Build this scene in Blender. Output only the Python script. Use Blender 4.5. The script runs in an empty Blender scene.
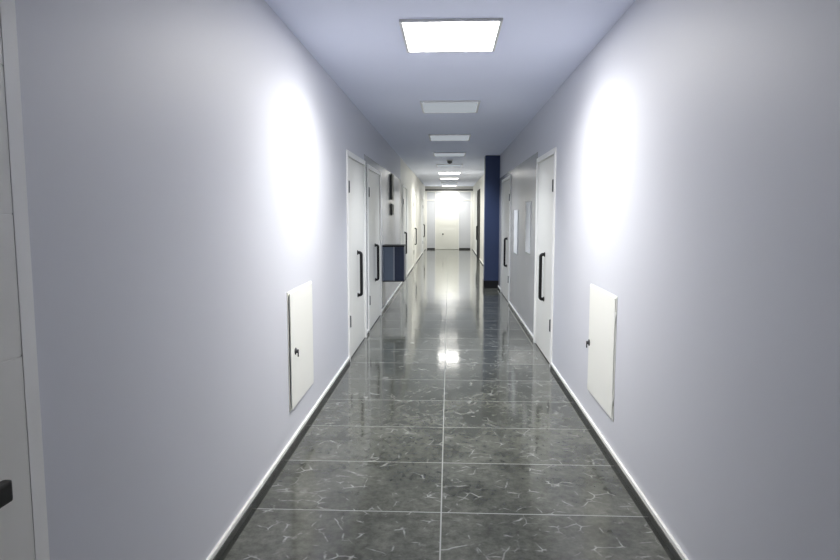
import bpy, bmesh, math, random
from mathutils import Vector, Matrix
random.seed(4)
SC = bpy.context.scene
COL = SC.collection
W = 0.935          # half width of the corridor
H = 2.458          # ceiling height
EYE = 1.385
Y0, Y1 = -2.6, 25.2
TH = 0.12          # wall thickness

# ------------------------------------------------------------------ materials
def mat(name, col, rough=0.5, spec=0.5, metal=0.0, coat=0.0, mottled=0.0, scale=6.0, bump=0.0, bscale=60.0):
    m = bpy.data.materials.new(name); m.use_nodes = True
    nt = m.node_tree; b = nt.nodes['Principled BSDF']
    b.inputs['Base Color'].default_value = (*col, 1)
    b.inputs['Roughness'].default_value = rough
    b.inputs['Specular IOR Level'].default_value = spec
    b.inputs['Metallic'].default_value = metal
    b.inputs['Coat Weight'].default_value = coat
    b.inputs['Coat Roughness'].default_value = 0.08
    geo = nt.nodes.new('ShaderNodeNewGeometry')
    if mottled:
        n = nt.nodes.new('ShaderNodeTexNoise'); n.inputs['Scale'].default_value = scale
        n.inputs['Detail'].default_value = 5
        nt.links.new(geo.outputs['Position'], n.inputs['Vector'])
        mx = nt.nodes.new('ShaderNodeMix'); mx.data_type = 'RGBA'
        mx.inputs[6].default_value = (*[c*(1-mottled) for c in col], 1)
        mx.inputs[7].default_value = (*[min(1, c*(1+mottled)) for c in col], 1)
        nt.links.new(n.outputs['Fac'], mx.inputs[0])
        nt.links.new(mx.outputs[2], b.inputs['Base Color'])
    if bump:
        n2 = nt.nodes.new('ShaderNodeTexNoise'); n2.inputs['Scale'].default_value = bscale
        nt.links.new(geo.outputs['Position'], n2.inputs['Vector'])
        bp = nt.nodes.new('ShaderNodeBump'); bp.inputs['Strength'].default_value = bump
        bp.inputs['Distance'].default_value = 0.01
        nt.links.new(n2.outputs['Fac'], bp.inputs['Height'])
        nt.links.new(bp.outputs['Normal'], b.inputs['Normal'])
    return m

def emit(name, col, strength):
    m = bpy.data.materials.new(name); m.use_nodes = True
    nt = m.node_tree; nt.nodes.clear()
    e = nt.nodes.new('ShaderNodeEmission'); o = nt.nodes.new('ShaderNodeOutputMaterial')
    e.inputs[0].default_value = (*col, 1); e.inputs[1].default_value = strength
    nt.links.new(e.outputs[0], o.inputs[0])
    return m

def floor_material():
    m = bpy.data.materials.new('grey_marble_tile'); m.use_nodes = True
    nt = m.node_tree; N = nt.nodes; L = nt.links; b = N['Principled BSDF']
    geo = N.new('ShaderNodeNewGeometry')
    mp = N.new('ShaderNodeMapping'); mp.vector_type = 'POINT'
    mp.inputs['Location'].default_value = (0.03 + 1.2*4, -0.46 + 0.6*10, 0)
    L.new(geo.outputs['Position'], mp.inputs['Vector'])
    br = N.new('ShaderNodeTexBrick')
    br.offset = 0.0; br.squash = 1.0
    br.inputs['Scale'].default_value = 1.0
    br.inputs['Brick Width'].default_value = 1.2
    br.inputs['Row Height'].default_value = 0.6
    br.inputs['Mortar Size'].default_value = 0.0035
    br.inputs['Mortar Smooth'].default_value = 0.15
    br.inputs['Color1'].default_value = (0.8, 0.8, 0.8, 1)
    br.inputs['Color2'].default_value = (1.1, 1.1, 1.1, 1)
    br.inputs['Mortar'].default_value = (1, 1, 1, 1)
    L.new(mp.outputs[0], br.inputs['Vector'])
    # each tile reads another spot of the stone: add a per-tile offset
    vm = N.new('ShaderNodeVectorMath'); vm.operation = 'MULTIPLY'
    vm.inputs[1].default_value = (37, 53, 11)
    L.new(br.outputs['Color'], vm.inputs[0])
    va = N.new('ShaderNodeVectorMath'); va.operation = 'ADD'
    L.new(geo.outputs['Position'], va.inputs[0]); L.new(vm.outputs[0], va.inputs[1])
    # clouds
    n1 = N.new('ShaderNodeTexNoise'); n1.inputs['Scale'].default_value = 3.5; n1.inputs['Detail'].default_value = 8
    n1.inputs['Roughness'].default_value = 0.65
    L.new(va.outputs[0], n1.inputs['Vector'])
    cr = N.new('ShaderNodeValToRGB')
    cr.color_ramp.elements[0].position = 0.32; cr.color_ramp.elements[0].color = (0.046, 0.049, 0.041, 1)
    cr.color_ramp.elements[1].position = 0.70; cr.color_ramp.elements[1].color = (0.116, 0.120, 0.103, 1)
    L.new(n1.outputs['Fac'], cr.inputs['Fac'])
    # fine mottling
    nf = N.new('ShaderNodeTexNoise'); nf.inputs['Scale'].default_value = 26; nf.inputs['Detail'].default_value = 6; nf.inputs['Roughness'].default_value = 0.75
    L.new(va.outputs[0], nf.inputs['Vector'])
    rf = N.new('ShaderNodeMapRange'); rf.inputs[1].default_value = 0.3; rf.inputs[2].default_value = 0.7; rf.inputs[3].default_value = 0.55; rf.inputs[4].default_value = 1.5
    L.new(nf.outputs['Fac'], rf.inputs[0])
    mf = N.new('ShaderNodeVectorMath'); mf.operation = 'SCALE'
    L.new(cr.outputs['Color'], mf.inputs[0]); L.new(rf.outputs[0], mf.inputs['Scale'])
    # distorted veins, two sizes
    nd = N.new('ShaderNodeTexNoise'); nd.inputs['Scale'].default_value = 5; nd.inputs['Detail'].default_value = 4
    L.new(va.outputs[0], nd.inputs['Vector'])
    vs = N.new('ShaderNodeVectorMath'); vs.operation = 'SCALE'; vs.inputs['Scale'].default_value = 0.07
    L.new(nd.outputs['Color'], vs.inputs[0])
    vb = N.new('ShaderNodeVectorMath'); vb.operation = 'ADD'
    L.new(va.outputs[0], vb.inputs[0]); L.new(vs.outputs[0], vb.inputs[1])
    def vein(scale, width, mscale, lo, hi):
        v = N.new('ShaderNodeTexVoronoi'); v.feature = 'DISTANCE_TO_EDGE'; v.inputs['Scale'].default_value = scale
        L.new(vb.outputs[0], v.inputs['Vector'])
        r = N.new('ShaderNodeMapRange'); r.inputs[1].default_value = 0; r.inputs[2].default_value = width
        r.inputs[3].default_value = 1; r.inputs[4].default_value = 0
        L.new(v.outputs['Distance'], r.inputs[0])
        k = N.new('ShaderNodeTexNoise'); k.inputs['Scale'].default_value = mscale; k.inputs['Detail'].default_value = 3
        L.new(va.outputs[0], k.inputs['Vector'])
        r2 = N.new('ShaderNodeMapRange'); r2.inputs[1].default_value = lo; r2.inputs[2].default_value = hi
        L.new(k.outputs['Fac'], r2.inputs[0])
        mu = N.new('ShaderNodeMath'); mu.operation = 'MULTIPLY'
        L.new(r.outputs[0], mu.inputs[0]); L.new(r2.outputs[0], mu.inputs[1])
        return mu
    v1 = vein(3.2, 0.013, 7.0, 0.56, 0.70); v2 = vein(11.0, 0.055, 12.0, 0.53, 0.68)
    vmx = N.new('ShaderNodeMath'); vmx.operation = 'MAXIMUM'
    L.new(v1.outputs[0], vmx.inputs[0]); L.new(v2.outputs[0], vmx.inputs[1])
    vf = N.new('ShaderNodeMath'); vf.operation = 'MULTIPLY'; vf.inputs[1].default_value = 0.6
    L.new(vmx.outputs[0], vf.inputs[0])
    mv = N.new('ShaderNodeMix'); mv.data_type = 'RGBA'
    mv.inputs[7].default_value = (0.50, 0.51, 0.49, 1)
    L.new(vf.outputs[0], mv.inputs[0]); L.new(mf.outputs[0], mv.inputs[6])
    # light grout
    mg = N.new('ShaderNodeMix'); mg.data_type = 'RGBA'
    mg.inputs[7].default_value = (0.25, 0.26, 0.245, 1)
    L.new(br.outputs['Fac'], mg.inputs[0]); L.new(mv.outputs[2], mg.inputs[6])
    # narrow dark border tile along both walls
    sx = N.new('ShaderNodeSeparateXYZ'); L.new(geo.outputs['Position'], sx.inputs[0])
    ab = N.new('ShaderNodeMath'); ab.operation = 'ABSOLUTE'; L.new(sx.outputs['X'], ab.inputs[0])
    bd = N.new('ShaderNodeMapRange'); bd.inputs[1].default_value = 0.897; bd.inputs[2].default_value = 0.900
    L.new(ab.outputs[0], bd.inputs[0])
    mb = N.new('ShaderNodeMix'); mb.data_type = 'RGBA'; mb.inputs[7].default_value = (0.042, 0.044, 0.040, 1)
    L.new(bd.outputs[0], mb.inputs[0]); L.new(mg.outputs[2], mb.inputs[6])
    L.new(mb.outputs[2], b.inputs['Base Color'])
    # gloss: polished stone, dull grout
    rr = N.new('ShaderNodeMapRange'); rr.inputs[3].default_value = 0.09; rr.inputs[4].default_value = 0.5
    L.new(br.outputs['Fac'], rr.inputs[0]); L.new(rr.outputs[0], b.inputs['Roughness'])
    b.inputs['Specular IOR Level'].default_value = 0.55
    nb = N.new('ShaderNodeTexNoise'); nb.inputs['Scale'].default_value = 2.2; nb.inputs['Detail'].default_value = 2
    L.new(va.outputs[0], nb.inputs['Vector'])
    bp = N.new('ShaderNodeBump'); bp.inputs['Strength'].default_value = 0.10; bp.inputs['Distance'].default_value = 0.02
    L.new(nb.outputs['Fac'], bp.inputs['Height'])
    bp2 = N.new('ShaderNodeBump'); bp2.inputs['Strength'].default_value = 0.25; bp2.inputs['Distance'].default_value = 0.003
    bp2.invert = True
    L.new(br.outputs['Fac'], bp2.inputs['Height']); L.new(bp.outputs['Normal'], bp2.inputs['Normal'])
    L.new(bp2.outputs['Normal'], b.inputs['Normal'])
    return m

M = dict(
    paint   = mat('lavender_wall_paint', (0.610, 0.622, 0.676), 0.52, 1.0, mottled=0.015, scale=2.0, bump=0.03, bscale=35),
    panel   = mat('polished_grey_wall_panel', (0.36, 0.365, 0.385), 0.26, 0.35, mottled=0.05, scale=3.0),
    cream   = mat('cream_wall_paint', (0.75, 0.745, 0.70), 0.45, 0.4, mottled=0.02, scale=3.0),
    ceil    = mat('ceiling_paint', (0.80, 0.84, 0.985), 0.7, 0.3, mottled=0.01, scale=2.0),
    white   = mat('white_door_lacquer', (0.80, 0.795, 0.755), 0.32, 0.5, mottled=0.015, scale=4.0),
    frame   = mat('white_door_frame_paint', (0.91, 0.91, 0.89), 0.35, 0.5, mottled=0.01),
    groove  = mat('groove_shadow_gap', (0.5, 0.5, 0.48), 0.6, 0.3, mottled=0.02),
    black   = mat('black_satin_metal', (0.006, 0.006, 0.007), 0.45, 0.35, metal=0.0, mottled=0.1),
    hinge   = mat('dull_grey_hinge_metal', (0.045, 0.045, 0.05), 0.45, 0.4, metal=0.2, mottled=0.05),
    navy    = mat('navy_blue_paint', (0.055, 0.080, 0.17), 0.45, 0.4, mottled=0.08, scale=3.0),
    navybox = mat('dark_navy_laminate', (0.030, 0.042, 0.085), 0.3, 0.5, mottled=0.08, scale=4.0),
    slate   = mat('slate_blue_box_reflection', (0.15, 0.19, 0.26), 0.35, 0.5, mottled=0.10, scale=6.0),  # paler colour for the cabinet's painted reflection
    boxstripe   = mat('pale_reflection_stripe', (0.34, 0.37, 0.44), 0.35, 0.5, metal=0.2, mottled=0.03),
    plinth  = mat('black_plinth_paint', (0.012, 0.013, 0.016), 0.4, 0.4, mottled=0.05),
    skirt   = mat('dark_stone_skirting', (0.085, 0.088, 0.082), 0.25, 0.5, mottled=0.3, scale=9.0),
    cap     = mat('white_skirting_cap', (0.84, 0.84, 0.80), 0.4, 0.5, mottled=0.01),
    sidepanel = mat('pale_grey_panel_lacquer', (0.66, 0.68, 0.73), 0.4, 0.4, mottled=0.01),
    hatch   = mat('white_hatch_lacquer', (0.84, 0.845, 0.80), 0.35, 0.5, mottled=0.01),
    matte   = mat('matte_white_board', (0.86, 0.87, 0.87), 0.6, 0.2, mottled=0.02),
    darkdoor= mat('black_brown_door_lacquer', (0.010, 0.010, 0.012), 0.6, 0.2, mottled=0.1),
    off     = emit('unlit_panel_added_glow', (0.84, 0.92, 1.0), 0.2),  # slight glow added to the panels that are unlit
    alu     = mat('white_aluminium_trim', (0.70, 0.70, 0.70), 0.4, 0.5, mottled=0.01),
    threshold = mat('dark_metal_threshold', (0.05, 0.05, 0.055), 0.4, 0.5, metal=0.3, mottled=0.05),
    sensor  = mat('grey_plastic_sensor', (0.10, 0.10, 0.10), 0.5, 0.4, mottled=0.03),
    floor   = floor_material(),
    lamp    = emit('lit_panel_cool_white', (1.0, 0.98, 0.945), 13.5),
    lampmid = emit('faint_panel_warm_white', (1.0, 0.98, 0.92), 1.6),
    lampfar = emit('lit_panel_warm_white', (1.0, 0.98, 0.92), 6.0),
)

# ------------------------------------------------------------------ mesh helpers
def box(bm, x0, x1, y0, y1, z0, z1, bev=0.0, mi=0):
    x0, x1 = sorted((x0, x1)); y0, y1 = sorted((y0, y1)); z0, z1 = sorted((z0, z1))
    tmp = bmesh.new()
    v = [tmp.verts.new(p) for p in ((x0,y0,z0),(x1,y0,z0),(x1,y1,z0),(x0,y1,z0),(x0,y0,z1),(x1,y0,z1),(x1,y1,z1),(x0,y1,z1))]
    for f in ((3,2,1,0),(4,5,6,7),(0,1,5,4),(1,2,6,5),(2,3,7,6),(3,0,4,7)):
        tmp.faces.new([v[i] for i in f])
    if bev:
        bmesh.ops.bevel(tmp, geom=tmp.edges[:], offset=bev, segments=2, profile=0.6, affect='EDGES')
    for f in tmp.faces: f.material_index = mi
    me = bpy.data.meshes.new('tmp'); tmp.to_mesh(me); tmp.free()
    bm.from_mesh(me); bpy.data.meshes.remove(me)

def tube(bm, pts, r, seg=12):
    pts = [Vector(p) for p in pts]; rings = []
    for i, p in enumerate(pts):
        d = (pts[min(i+1, len(pts)-1)] - pts[max(i-1, 0)]).normalized()
        a = d.orthogonal().normalized() if i == 0 else (rings_a - d*rings_a.dot(d)).normalized()
        rings_a = a
        b = d.cross(a)
        rings.append([bm.verts.new(p + (a*math.cos(2*math.pi*k/seg) + b*math.sin(2*math.pi*k/seg))*r) for k in range(seg)])
    for i in range(len(rings)-1):
        for k in range(seg):
            f = bm.faces.new((rings[i][k], rings[i][(k+1)%seg], rings[i+1][(k+1)%seg], rings[i+1][k])); f.smooth = True
    bm.faces.new(rings[0][::-1]); bm.faces.new(rings[-1])

def lathe(bm, origin, axis, prof, seg=24):
    """prof: list of (distance along axis, radius)"""
    axis = Vector(axis).normalized(); a = axis.orthogonal().normalized(); b = axis.cross(a); o = Vector(origin)
    rings = [[bm.verts.new(o + axis*t + (a*math.cos(2*math.pi*k/seg)+b*math.sin(2*math.pi*k/seg))*max(r, 1e-4)) for k in range(seg)] for t, r in prof]
    for i in range(len(rings)-1):
        for k in range(seg):
            f = bm.faces.new((rings[i][k], rings[i][(k+1)%seg], rings[i+1][(k+1)%seg], rings[i+1][k])); f.smooth = True
    bm.faces.new(rings[0][::-1]); bm.faces.new(rings[-1])

def obj(name, bm, mats, parent=None):
    bmesh.ops.recalc_face_normals(bm, faces=bm.faces[:])
    if parent is not None:
        o = parent; off = Vector((0,0,0))
        while o is not None:
            off += o.location; o = o.parent
        bmesh.ops.translate(bm, verts=bm.verts[:], vec=-off)
    me = bpy.data.meshes.new(name); bm.to_mesh(me); bm.free()
    for m_ in (mats if isinstance(mats, (list, tuple)) else [mats]): me.materials.append(m_)
    o = bpy.data.objects.new(name, me); COL.objects.link(o)
    if parent is not None: o.parent = parent
    return o

def tag(o, label=None, cat=None, group=None, kind=None):
    if label: o['label'] = label
    if cat: o['category'] = cat
    if group: o['group'] = group
    if kind: o['kind'] = kind
    return o

def thing(name, loc, label, cat, group=None, kind=None):
    o = bpy.data.objects.new(name, None); COL.objects.link(o); o.location = loc
    o.empty_display_size = 0.1
    return tag(o, label, cat, group, kind)

def X(s, out): return s*(W-out)          # a point 'out' metres proud of the wall on side s
def sbox(bm, s, o0, o1, y0, y1, z0, z1, bev=0.0, mi=0):
    box(bm, X(s, o0), X(s, o1), y0, y1, z0, z1, bev, mi)

# ------------------------------------------------------------------ openings
# side, y0, y1, top, hinge side ('near'/'far'), handle y, style, label
DOORS = [
    (-1, 0.36, 1.37, 2.02, 'lever', 1.222, 'white grooved door with black lever at the left edge, nearest the viewer'),
    (-1, 5.85, 7.11, 1.965, 'pull', 6.52, 'white door with black pull handle just past the low hatch, left wall'),
    (-1, 7.33, 8.70, 1.95, 'pull', 8.08, 'second white door on the left, between the first one and the dark cabinet'),
    (-1, 12.95, 14.15, 1.975, 'pull', 13.5, 'white door on the left, first one beyond the dark wall cabinet'),
    (-1, 16.75, 18.05, 1.975, 'pull', 17.60, 'distant white door on the cream left wall, second past the cabinet'),
    (-1, 22.6, 24.0, 1.975, 'pull', 23.55, 'farthest white door on the left wall, next to the end doors'),
    ( 1, 5.72, 6.90, 1.965, 'pull', 6.29, 'white door with black pull handle past the low hatch, right wall'),
    ( 1, 9.82, 11.40, 1.975, 'pull', 10.35, 'white door on the right between flat white boards and navy pier'),
    ( 1, 19.4, 21.2, 2.14, 'dark', 20.9, 'dark door on the far right wall seen behind the navy pier'),
]
def wall_side(s, name, label):
    bm = bmesh.new()
    ops = sorted([(d[1], d[2], d[3]) for d in DOORS if d[0] == s])
    cuts = [7.10, 12.4] if s < 0 else [6.90, 12.3]      # paint | polished panel | cream paint
    def seg(y0, y1, z0, z1):
        ys = [y0] + [c for c in cuts if y0 < c < y1] + [y1]
        for a, b in zip(ys, ys[1:]):
            mid = (a+b)/2; mi = 0 if mid < cuts[0] else (1 if mid < cuts[1] else 2)
            if mi == 1:                       # panelling up to the door heads, paint above
                pt = 2.04
                if z0 < pt: sbox(bm, s, 0, -TH, a, b, z0, pt, 0, 1)
                sbox(bm, s, 0, -TH, a, b, max(z0, pt), z1, 0, 0)
            else: sbox(bm, s, 0, -TH, a, b, z0, z1, 0, mi)
    y = Y0
    for a, b, t in ops:
        seg(y, a, 0, H); seg(a, b, t, H); y = b
    seg(y, Y1, 0, H)
    tag(obj(name, bm, [M['paint'], M['panel'], M['cream']]), label, 'wall', kind='structure')
wall_side(-1, 'wall_left', 'long lavender painted corridor wall on the left')
wall_side(1, 'wall_right', 'long lavender painted corridor wall on the right')

bm = bmesh.new(); box(bm, -W-TH, W+TH, Y0-TH, Y1+TH, -0.12, 0)
tag(obj('floor', bm, M['floor']), 'glossy dark grey marble tiled corridor floor', 'floor', kind='structure')
bm = bmesh.new(); box(bm, -W-TH, W+TH, Y0-TH, Y1+TH, H, H+0.12)
tag(obj('ceiling', bm, M['ceil']), 'pale lavender corridor ceiling with square panel lights', 'ceiling', kind='structure')
bm = bmesh.new(); box(bm, -W-TH, W+TH, Y0-TH, Y0, 0, H)
tag(obj('wall_back', bm, M['paint']), 'wall closing the corridor behind the viewer', 'wall', kind='structure')

# skirting: dark stone with a white cap, interrupted at the doors
def skirting(s, name, label):
    bm = bmesh.new()
    ops = sorted([(d[1], d[2]) for d in DOORS if d[0] == s])
    stops = list(ops)
    if s > 0: stops = sorted(stops + [(12.0, 12.32)])
    y = Y0
    for a, b in stops + [(Y1-0.03, Y1)]:
        if a - y > 0.02:
            sbox(bm, s, 0, 0.016, y, a, 0, 0.032, 0.002, 0)
            sbox(bm, s, 0, 0.013, y, a, 0.032, 0.054, 0.003, 1)
        y = b
    tag(obj(name, bm, [M['skirt'], M['cap']]), label, 'baseboard', kind='structure')
skirting(-1, 'baseboard_left', 'dark skirting with white top edge along the left wall')
skirting(1, 'baseboard_right', 'dark skirting with white top edge along the right wall')

# ------------------------------------------------------------------ doors
def pull_handle(s, y, z0, z1, out0, parent):
    bm = bmesh.new(); r = 0.016; so = 0.040; c = 0.022
    pts = [(X(s, out0), y, z0+r), (X(s, out0+so-c), y, z0+r)]
    for k in range(1, 6):
        a = k/5*math.pi/2; pts.append((X(s, out0+so-c+c*math.sin(a)), y, z0+r+c-c*math.cos(a)))
    for k in range(0, 6):
        a = k/5*math.pi/2; pts.append((X(s, out0+so-c+c*math.cos(a)), y, z1-r-c+c*math.sin(a)))
    pts.append((X(s, out0), y, z1-r))
    tube(bm, pts, r)
    for z in (z0+r, z1-r): lathe(bm, (X(s, out0), y, z), (-s, 0, 0), [(0, 0.024), (0.006, 0.024), (0.008, 0.02)], 20)
    return tag(obj('pull_handle', bm, M['black'], parent), 'black pull handle')

def door(n, s, y0, y1, top, style, hy, label):
    root = thing('door_%d' % n, (s*W, (y0+y1)/2, 0), label, 'door', kind='structure')
    dk = style == 'dark'
    fw = 0.048
    bm = bmesh.new()
    sbox(bm, s, -TH+0.005, 0.014, y0, y0+fw, 0, top, 0.003)
    sbox(bm, s, -TH+0.005, 0.014, y1-fw, y1, 0, top, 0.0008 if style == 'lever' else 0.003)
    sbox(bm, s, -TH+0.005, 0.014, y0+fw, y1-fw, top-fw, top, 0.003)
    obj('door_frame', bm, M['darkdoor' if dk else 'frame'], root)
    g = 0.0002 if style == 'lever' else 0.005; a, b, t = y0+fw+g, y1-fw-g, top-fw-g
    face = 0.014 if style == 'lever' else -0.002
    bm = bmesh.new()
    if style == 'lever':            # slab with horizontal routed grooves
        zs = [0.008, 0.48, 0.78-0.0, 1.08, 1.385, 1.69, t]
        zs = [0.008, 0.475, 1.08, 1.385, 1.69, t]
        for q, (z0, z1) in enumerate(zip(zs, zs[1:])):
            sbox(bm, s, face-0.04, face-0.001, a, b, z0+(0.0015 if q else 0), z1-(0.0015 if q < len(zs)-2 else 0), 0.0006, 0)
        sbox(bm, s, face-0.036, face-0.003, a, b, 0.02, t-0.02, 0, 0)
    else:                           # slab with one shallow raised field
        sbox(bm, s, face-0.04, face, a, b, 0.008, t, 0.003, 0)
    leaf = obj('door_leaf', bm, [M['darkdoor' if dk else 'white'], M['groove']], root)
    # dark seal in the gap behind the leaf
    bm = bmesh.new(); sbox(bm, s, -TH+0.01, face-0.042, y0+fw, y1-fw, 0.003, top-fw)
    obj('door_lining', bm, M['groove'], root)
    if style == 'lever':
        bm = bmesh.new()
        lathe(bm, (X(s, face), hy-0.10, 0.825), (-s, 0, 0), [(0, 0.027), (0.008, 0.027), (0.01, 0.024)], 24)
        tube(bm, [(X(s, face), hy-0.10, 0.825), (X(s, 0.04), hy-0.10, 0.825)], 0.011)
        sbox(bm, s, 0.026, 0.046, hy-0.125, hy, 0.800, 0.846, 0.006)
        tag(obj('lever_handle', bm, M['black'], root), 'black lever handle')
    else:
        pull_handle(s, hy, 0.537, 1.008, face, root)
    for z in (0.38, 1.635):
        bm = bmesh.new()
        lathe(bm, (X(s, 0.010), y0+fw+0.004, z-0.055), (0, 0, 1), [(0, 0.010), (0.003, 0.014), (0.107, 0.014), (0.11, 0.010)], 14)
        sbox(bm, s, face, face+0.004, y0+fw+0.008, y0+fw+0.075, z-0.055, z+0.055)
        tag(obj('hinge', bm, M['hinge'], root), 'dull grey metal hinge')
    return root
for n, d in enumerate(DOORS): door(n+1, *d)

# ------------------------------------------------------------------ far end: white double entrance with side panels
bm = bmesh.new(); box(bm, -W-TH, W+TH, Y1, Y1+TH, 0, H)
tag(obj('wall_front', bm, M['cream']), 'end wall of the corridor around the far white doors', 'wall', kind='structure')
end = thing('door_10', (0, Y1, 0), 'white entrance with side panels closing the far end of the corridor', 'door', kind='structure')
yf = Y1
top = 2.29
bm = bmesh.new()
for x0, x1 in ((-0.93, -0.86), (-0.545, -0.51), (0.365, 0.40), (0.84, 0.93)): box(bm, x0, x1, yf-0.05, yf, 0, top, 0.004)
box(bm, -0.86, 0.84, yf-0.05, yf, top-0.06, top, 0.004)
for x0, x1 in ((-0.86, -0.545), (-0.51, 0.365), (0.40, 0.84)): box(bm, x0, x1, yf-0.05, yf, 1.90, 1.94, 0.004)
obj('door_frame', bm, M['frame'], end)
bm = bmesh.new(); box(bm, -0.93, 0.93, yf-0.075, yf, top, top+0.05, 0.004)
tag(obj('head_rail', bm, M['hinge'], end), 'grey rail across the top')
bm = bmesh.new(); box(bm, -0.51, 0.365, yf-0.035, yf, 0.01, 1.90, 0.004)
for z0, z1 in ((0.15, 0.80), (0.92, 1.78)): box(bm, -0.40, 0.255, yf-0.042, yf-0.03, z0, z1, 0.005)
leaf = obj('door_leaf', bm, M['hatch'], end)
bm = bmesh.new()
lathe(bm, (-0.235, yf-0.042, 0.60), (0, -1, 0), [(0, 0.03), (0.008, 0.03), (0.012, 0.014), (0.035, 0.014), (0.04, 0.03), (0.06, 0.03), (0.066, 0.02)], 20)
tag(obj('door_knob', bm, M['hinge'], leaf), 'dark door knob')
for x0, x1 in ((-0.86, -0.545), (0.40, 0.84)):
    bm = bmesh.new(); box(bm, x0, x1, yf-0.03, yf, 0.058, 1.90, 0.004)
    box(bm, x0+0.05, x1-0.05, yf-0.037, yf-0.025, 0.16, 1.82, 0.005)
    obj('side_panel', bm, M['sidepanel'], end)
    bm = bmesh.new(); box(bm, x0, x1, yf-0.04, yf, 0, 0.055, 0.003)
    tag(obj('kick_plate', bm, M['threshold'], end), 'dark kick plate')
for x0, x1 in ((-0.86, -0.545), (-0.51, 0.365), (0.40, 0.84)):
    bm = bmesh.new(); box(bm, x0, x1, yf-0.025, yf, 1.94, top-0.06, 0.003)
    obj('transom_panel', bm, M['sidepanel'], end)

# ------------------------------------------------------------------ navy pier on the right
p = thing('column', (0.80, 12.15, 0), 'navy blue full height pier jutting from the right wall', 'column', kind='structure')
bm = bmesh.new(); box(bm, 0.665, W, 12.0, 12.32, 0.14, H, 0.004); obj('shaft', bm, M['navy'], p)
bm = bmesh.new(); box(bm, 0.655, W, 11.99, 12.33, 0, 0.14, 0.004); tag(obj('plinth', bm, M['plinth'], p), 'black plinth')

# ------------------------------------------------------------------ dark cabinet on the left wall
cy0, cy1, cz0, cz1, co = 9.00, 9.34, 0.432, 0.945, 0.305
c = thing('wall_cabinet', (-W, 9.17, cz0), 'dark navy box cabinet fixed low on the left wall past the doors', 'cabinet')
bm = bmesh.new(); sbox(bm, -1, 0, co, cy0, cy1, cz0+0.012, cz1-0.02, 0.003); obj('body', bm, M['navybox'], c)
bm = bmesh.new(); sbox(bm, -1, 0, co+0.004, cy0-0.020, cy1+0.004, cz1-0.02, cz1, 0.004); tag(obj('top_panel', bm, M['black'], c), 'black top panel')
bm = bmesh.new(); sbox(bm, -1, 0, co+0.004, cy0-0.020, cy1+0.004, cz0, cz0+0.012, 0.003); tag(obj('bottom_panel', bm, M['black'], c), 'black bottom panel')
bm = bmesh.new(); sbox(bm, -1, 0.012, 0.150, cy0-0.014, cy0, cz0+0.016, cz1-0.024, 0.003); d = tag(obj('cabinet_front_half', bm, M['slate'], c), 'slate blue painted reflection of the cabinet')  # lighter half paints the cabinet's reflection in the glossy wall
bm = bmesh.new(); sbox(bm, -1, 0.172, co-0.006, cy0-0.014, cy0, cz0+0.016, cz1-0.024, 0.003); tag(obj('cabinet_front_half', bm, M['navybox'], c), 'near black navy door panel')
for o0 in (0.003, 0.152):
    bm = bmesh.new(); sbox(bm, -1, o0, o0+(0.018 if o0 > 0.1 else 0.008), cy0-0.017, cy0, cz0+0.014, cz1-0.022, 0.002); tag(obj('reflection_stripe', bm, M['boxstripe'], c), 'pale stripe of the painted reflection')  # pale stripes belonging to the painted reflection

# ------------------------------------------------------------------ black plaques and flat white boards
def plaque(y0, y1, z0, z1, label):
    t = thing('wall_plaque', (-W, (y0+y1)/2, z0), label, 'sign', 'black plaques on the left wall')
    bm = bmesh.new(); sbox(bm, -1, 0.012, 0.030, y0, y1, z0, z1, 0.004); obj('plate', bm, M['black'], t)
    for z in (z0+0.03, z1-0.03):
        bm = bmesh.new(); lathe(bm, (-W, (y0+y1)/2, z), (1, 0, 0), [(0, 0.01), (0.034, 0.01), (0.036, 0.007)], 14)
        obj('standoff', bm, M['hinge'], t)
plaque(10.18, 10.55, 1.615, 2.02, 'tall black plaque high on the left wall above the dark cabinet')
plaque(10.18, 10.55, 1.365, 1.545, 'short black plaque under the tall black plaque, left wall')

def board(y0, y1, z0, z1, label):
    t = thing('wall_board', (W, (y0+y1)/2, z0), label, 'sign', 'flat white boards on the right wall')
    bm = bmesh.new(); sbox(bm, 1, 0, 0.006, y0+0.004, y1-0.004, z0+0.004, z1-0.004, 0.001); obj('backing_board', bm, M['matte'], t)
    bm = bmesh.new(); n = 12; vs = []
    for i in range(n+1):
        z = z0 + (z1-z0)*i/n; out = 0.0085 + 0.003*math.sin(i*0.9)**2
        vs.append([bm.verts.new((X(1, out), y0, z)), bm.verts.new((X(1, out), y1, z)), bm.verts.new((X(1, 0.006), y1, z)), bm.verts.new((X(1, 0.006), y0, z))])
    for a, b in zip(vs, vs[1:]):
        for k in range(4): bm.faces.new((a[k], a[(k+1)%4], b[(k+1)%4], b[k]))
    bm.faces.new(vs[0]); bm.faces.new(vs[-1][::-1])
    obj('sheet', bm, M['matte'], t)
board(7.40, 7.80, 0.93, 1.53, 'flat white board on the right wall, nearer the viewer and the white door')
board(8.72, 9.20, 0.84, 1.44, 'flat white board on the right wall, farther one beside the second door')

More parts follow.
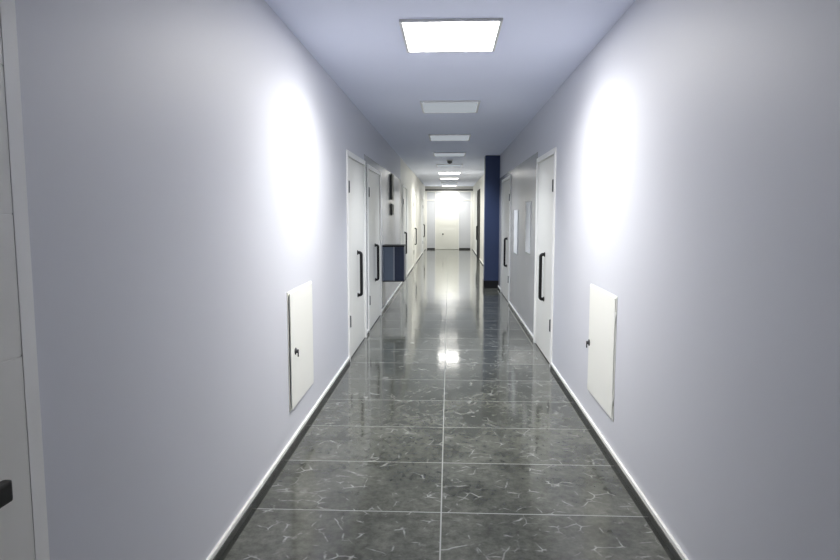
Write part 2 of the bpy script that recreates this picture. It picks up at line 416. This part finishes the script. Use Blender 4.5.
# ------------------------------------------------------------------ low access hatches
def hatch(s, y0, y1, z0, z1, ajar, hinge_far, knob_y, knob_z, label):
    t = thing('access_hatch', (s*W, (y0+y1)/2, z0), label, 'hatch', 'low access hatches in the corridor walls')
    fw = 0.028; bm = bmesh.new()
    sbox(bm, s, 0, 0.0045, y0, y1, z0, z0+fw, 0.002); sbox(bm, s, 0, 0.0045, y0, y1, z1-fw, z1, 0.002)
    sbox(bm, s, 0, 0.0045, y0, y0+fw, z0+fw, z1-fw, 0.002); sbox(bm, s, 0, 0.0045, y1-fw, y1, z0+fw, z1-fw, 0.002)
    obj('hatch_frame', bm, M['hatch'], t)
    a, b = y0+0.012, y1-0.012
    bm = bmesh.new(); sbox(bm, s, 0.005, 0.0105, a, b, z0+0.010, z1-0.010, 0.003)
    piv = Vector((X(s, 0.005), b if hinge_far else a, 0))
    rot = Matrix.Rotation((ajar if hinge_far else -ajar)*-s, 3, 'Z')
    bmesh.ops.rotate(bm, verts=bm.verts[:], cent=piv, matrix=rot)
    lf = obj('hatch_door', bm, M['hatch'], t)
    bm = bmesh.new()
    lathe(bm, (X(s, 0.0100), knob_y, knob_z), (-s, 0, 0), [(0, 0.021), (0.005, 0.021), (0.006, 0.011), (0.018, 0.011), (0.020, 0.008)], 20)
    sbox(bm, s, 0.024, 0.031, knob_y-0.005, knob_y+0.005, knob_z-0.034, knob_z+0.010, 0.002)
    bmesh.ops.rotate(bm, verts=bm.verts[:], cent=piv, matrix=rot)
    tag(obj('latch', bm, M['hinge'], lf), 'small grey metal latch')
    for z in (z0+0.12, z1-0.12):
        bm = bmesh.new(); hy = b if hinge_far else a
        lathe(bm, (X(s, 0.0045), hy+(0.008 if hinge_far else -0.008), z-0.03), (0, 0, 1), [(0, 0.0045), (0.06, 0.0045)], 12)
        obj('hinge', bm, M['hatch'], t)
hatch(-1, 3.630, 4.285, 0.222, 0.935, 0.011, True, 3.745, 0.565, 'white low access hatch slightly ajar on the left wall')
hatch(1, 3.560, 4.225, 0.218, 0.93, 0.0, False, 4.185, 0.545, 'white low access hatch shut flush on the right wall')

# ------------------------------------------------------------------ ceiling lights
LIGHTS = [
    (4.00, 'lamp',    'bright lit ceiling panel nearest the viewer, the largest one'),
    (6.56, None,      'unlit grey ceiling panel with added fill light, first one behind the bright near panel'),
    (9.14, None,      'unlit ceiling panel with added fill light, second one behind the bright near panel'),
    (11.70, None,     'unlit ceiling panel with added fill light just before the ceiling sensor'),
    (14.30, None,     'unlit ceiling panel with added fill light just beyond the ceiling sensor'),
    (16.90, 'lampfar','lit ceiling panel, nearer of the glowing panels at the far end'),
    (19.50, 'lampmid','lit ceiling panel, middle one of the glowing far panels'),
    (22.10, None,     'unlit ceiling panel with added fill light between the two farthest glowing panels'),
    (24.55, 'lampmid','lit ceiling panel right in front of the end doors'),
]
for y, lit, label in LIGHTS:
    t = thing('ceiling_light', (0.005, y, H), label, 'ceiling light', 'square panel lights along the ceiling')
    hx, hy = 0.287, 0.338
    x0, x1, y0, y1 = 0.005-hx, 0.005+hx, y-hy, y+hy; fw = 0.018; z0 = H-0.016
    bm = bmesh.new()
    box(bm, x0, x1, y0, y0+fw, z0, H, 0.002); box(bm, x0, x1, y1-fw, y1, z0, H, 0.002)
    box(bm, x0, x0+fw, y0+fw, y1-fw, z0, H, 0.002); box(bm, x1-fw, x1, y0+fw, y1-fw, z0, H, 0.002)
    obj('light_frame', bm, M['alu'], t)
    bm = bmesh.new(); box(bm, x0+fw, x1-fw, y0+fw, y1-fw, z0+0.002, H-0.004)
    obj('diffuser', bm, M[lit or 'off'], t)
    # the downward beam of the panel (prismatic diffusers throw most light below); unlit panels get an added fill beam
    energy, spread, colour = {'lamp': (14.0, 150, (1.0, 0.98, 0.945)), 'lampfar': (19.0, 150, (1.0, 0.98, 0.92)),
                              'lampmid': (13.0, 150, (1.0, 0.98, 0.92)), None: (11.5, 110, (0.88, 0.92, 1.0))}[lit]
    ld = bpy.data.lights.new('panel_beam_or_fill', 'AREA'); ld.shape = 'RECTANGLE'
    ld.size, ld.size_y = 2*(hx-fw), 2*(hy-fw); ld.energy = energy; ld.spread = math.radians(spread); ld.color = colour
    lo = bpy.data.objects.new('panel_beam_or_fill', ld); COL.objects.link(lo); lo.parent = t; lo.location = (0, 0, -0.018)

t = thing('smoke_detector', (0.01, 12.95, H), 'small dark round sensor on the ceiling between unlit panels', 'smoke detector')
bm = bmesh.new(); lathe(bm, (0.01, 12.95, H), (0, 0, -1), [(0, 0.062), (0.018, 0.062), (0.022, 0.055)]); obj('base', bm, M['alu'], t)
bm = bmesh.new(); lathe(bm, (0.01, 12.95, H-0.022), (0, 0, -1), [(0, 0.048), (0.02, 0.05), (0.038, 0.042), (0.05, 0.022), (0.054, 0.004)]); tag(obj('sensor_head', bm, M['sensor'], t), 'dark sensor head')

# ------------------------------------------------------------------ world, camera, view
w = bpy.data.worlds.new('world'); SC.world = w; w.use_nodes = True
w.node_tree.nodes['Background'].inputs[0].default_value = (0.5, 0.55, 0.65, 1)
w.node_tree.nodes['Background'].inputs[1].default_value = 0.02

cam = bpy.data.cameras.new('camera'); co_ = bpy.data.objects.new('camera', cam); COL.objects.link(co_)
cam.sensor_width = 36; cam.lens = 36*640/840; cam.clip_start = 0.05
pitch = math.atan(66/640); yaw = math.atan(29/640*math.cos(pitch))
co_.location = (0, 0, EYE)
co_.rotation_euler = (math.pi/2 - pitch, 0, yaw)
SC.camera = co_

SC.view_settings.view_transform = 'Standard'; SC.view_settings.look = 'None'
SC.view_settings.gamma = 1.0; SC.view_settings.use_curve_mapping = False
SC.view_settings.exposure = 1.17
SC.cycles.use_denoising = True
SC.cycles.max_bounces = 16; SC.cycles.diffuse_bounces = 10; SC.cycles.glossy_bounces = 8
SC.cycles.sample_clamp_indirect = 6
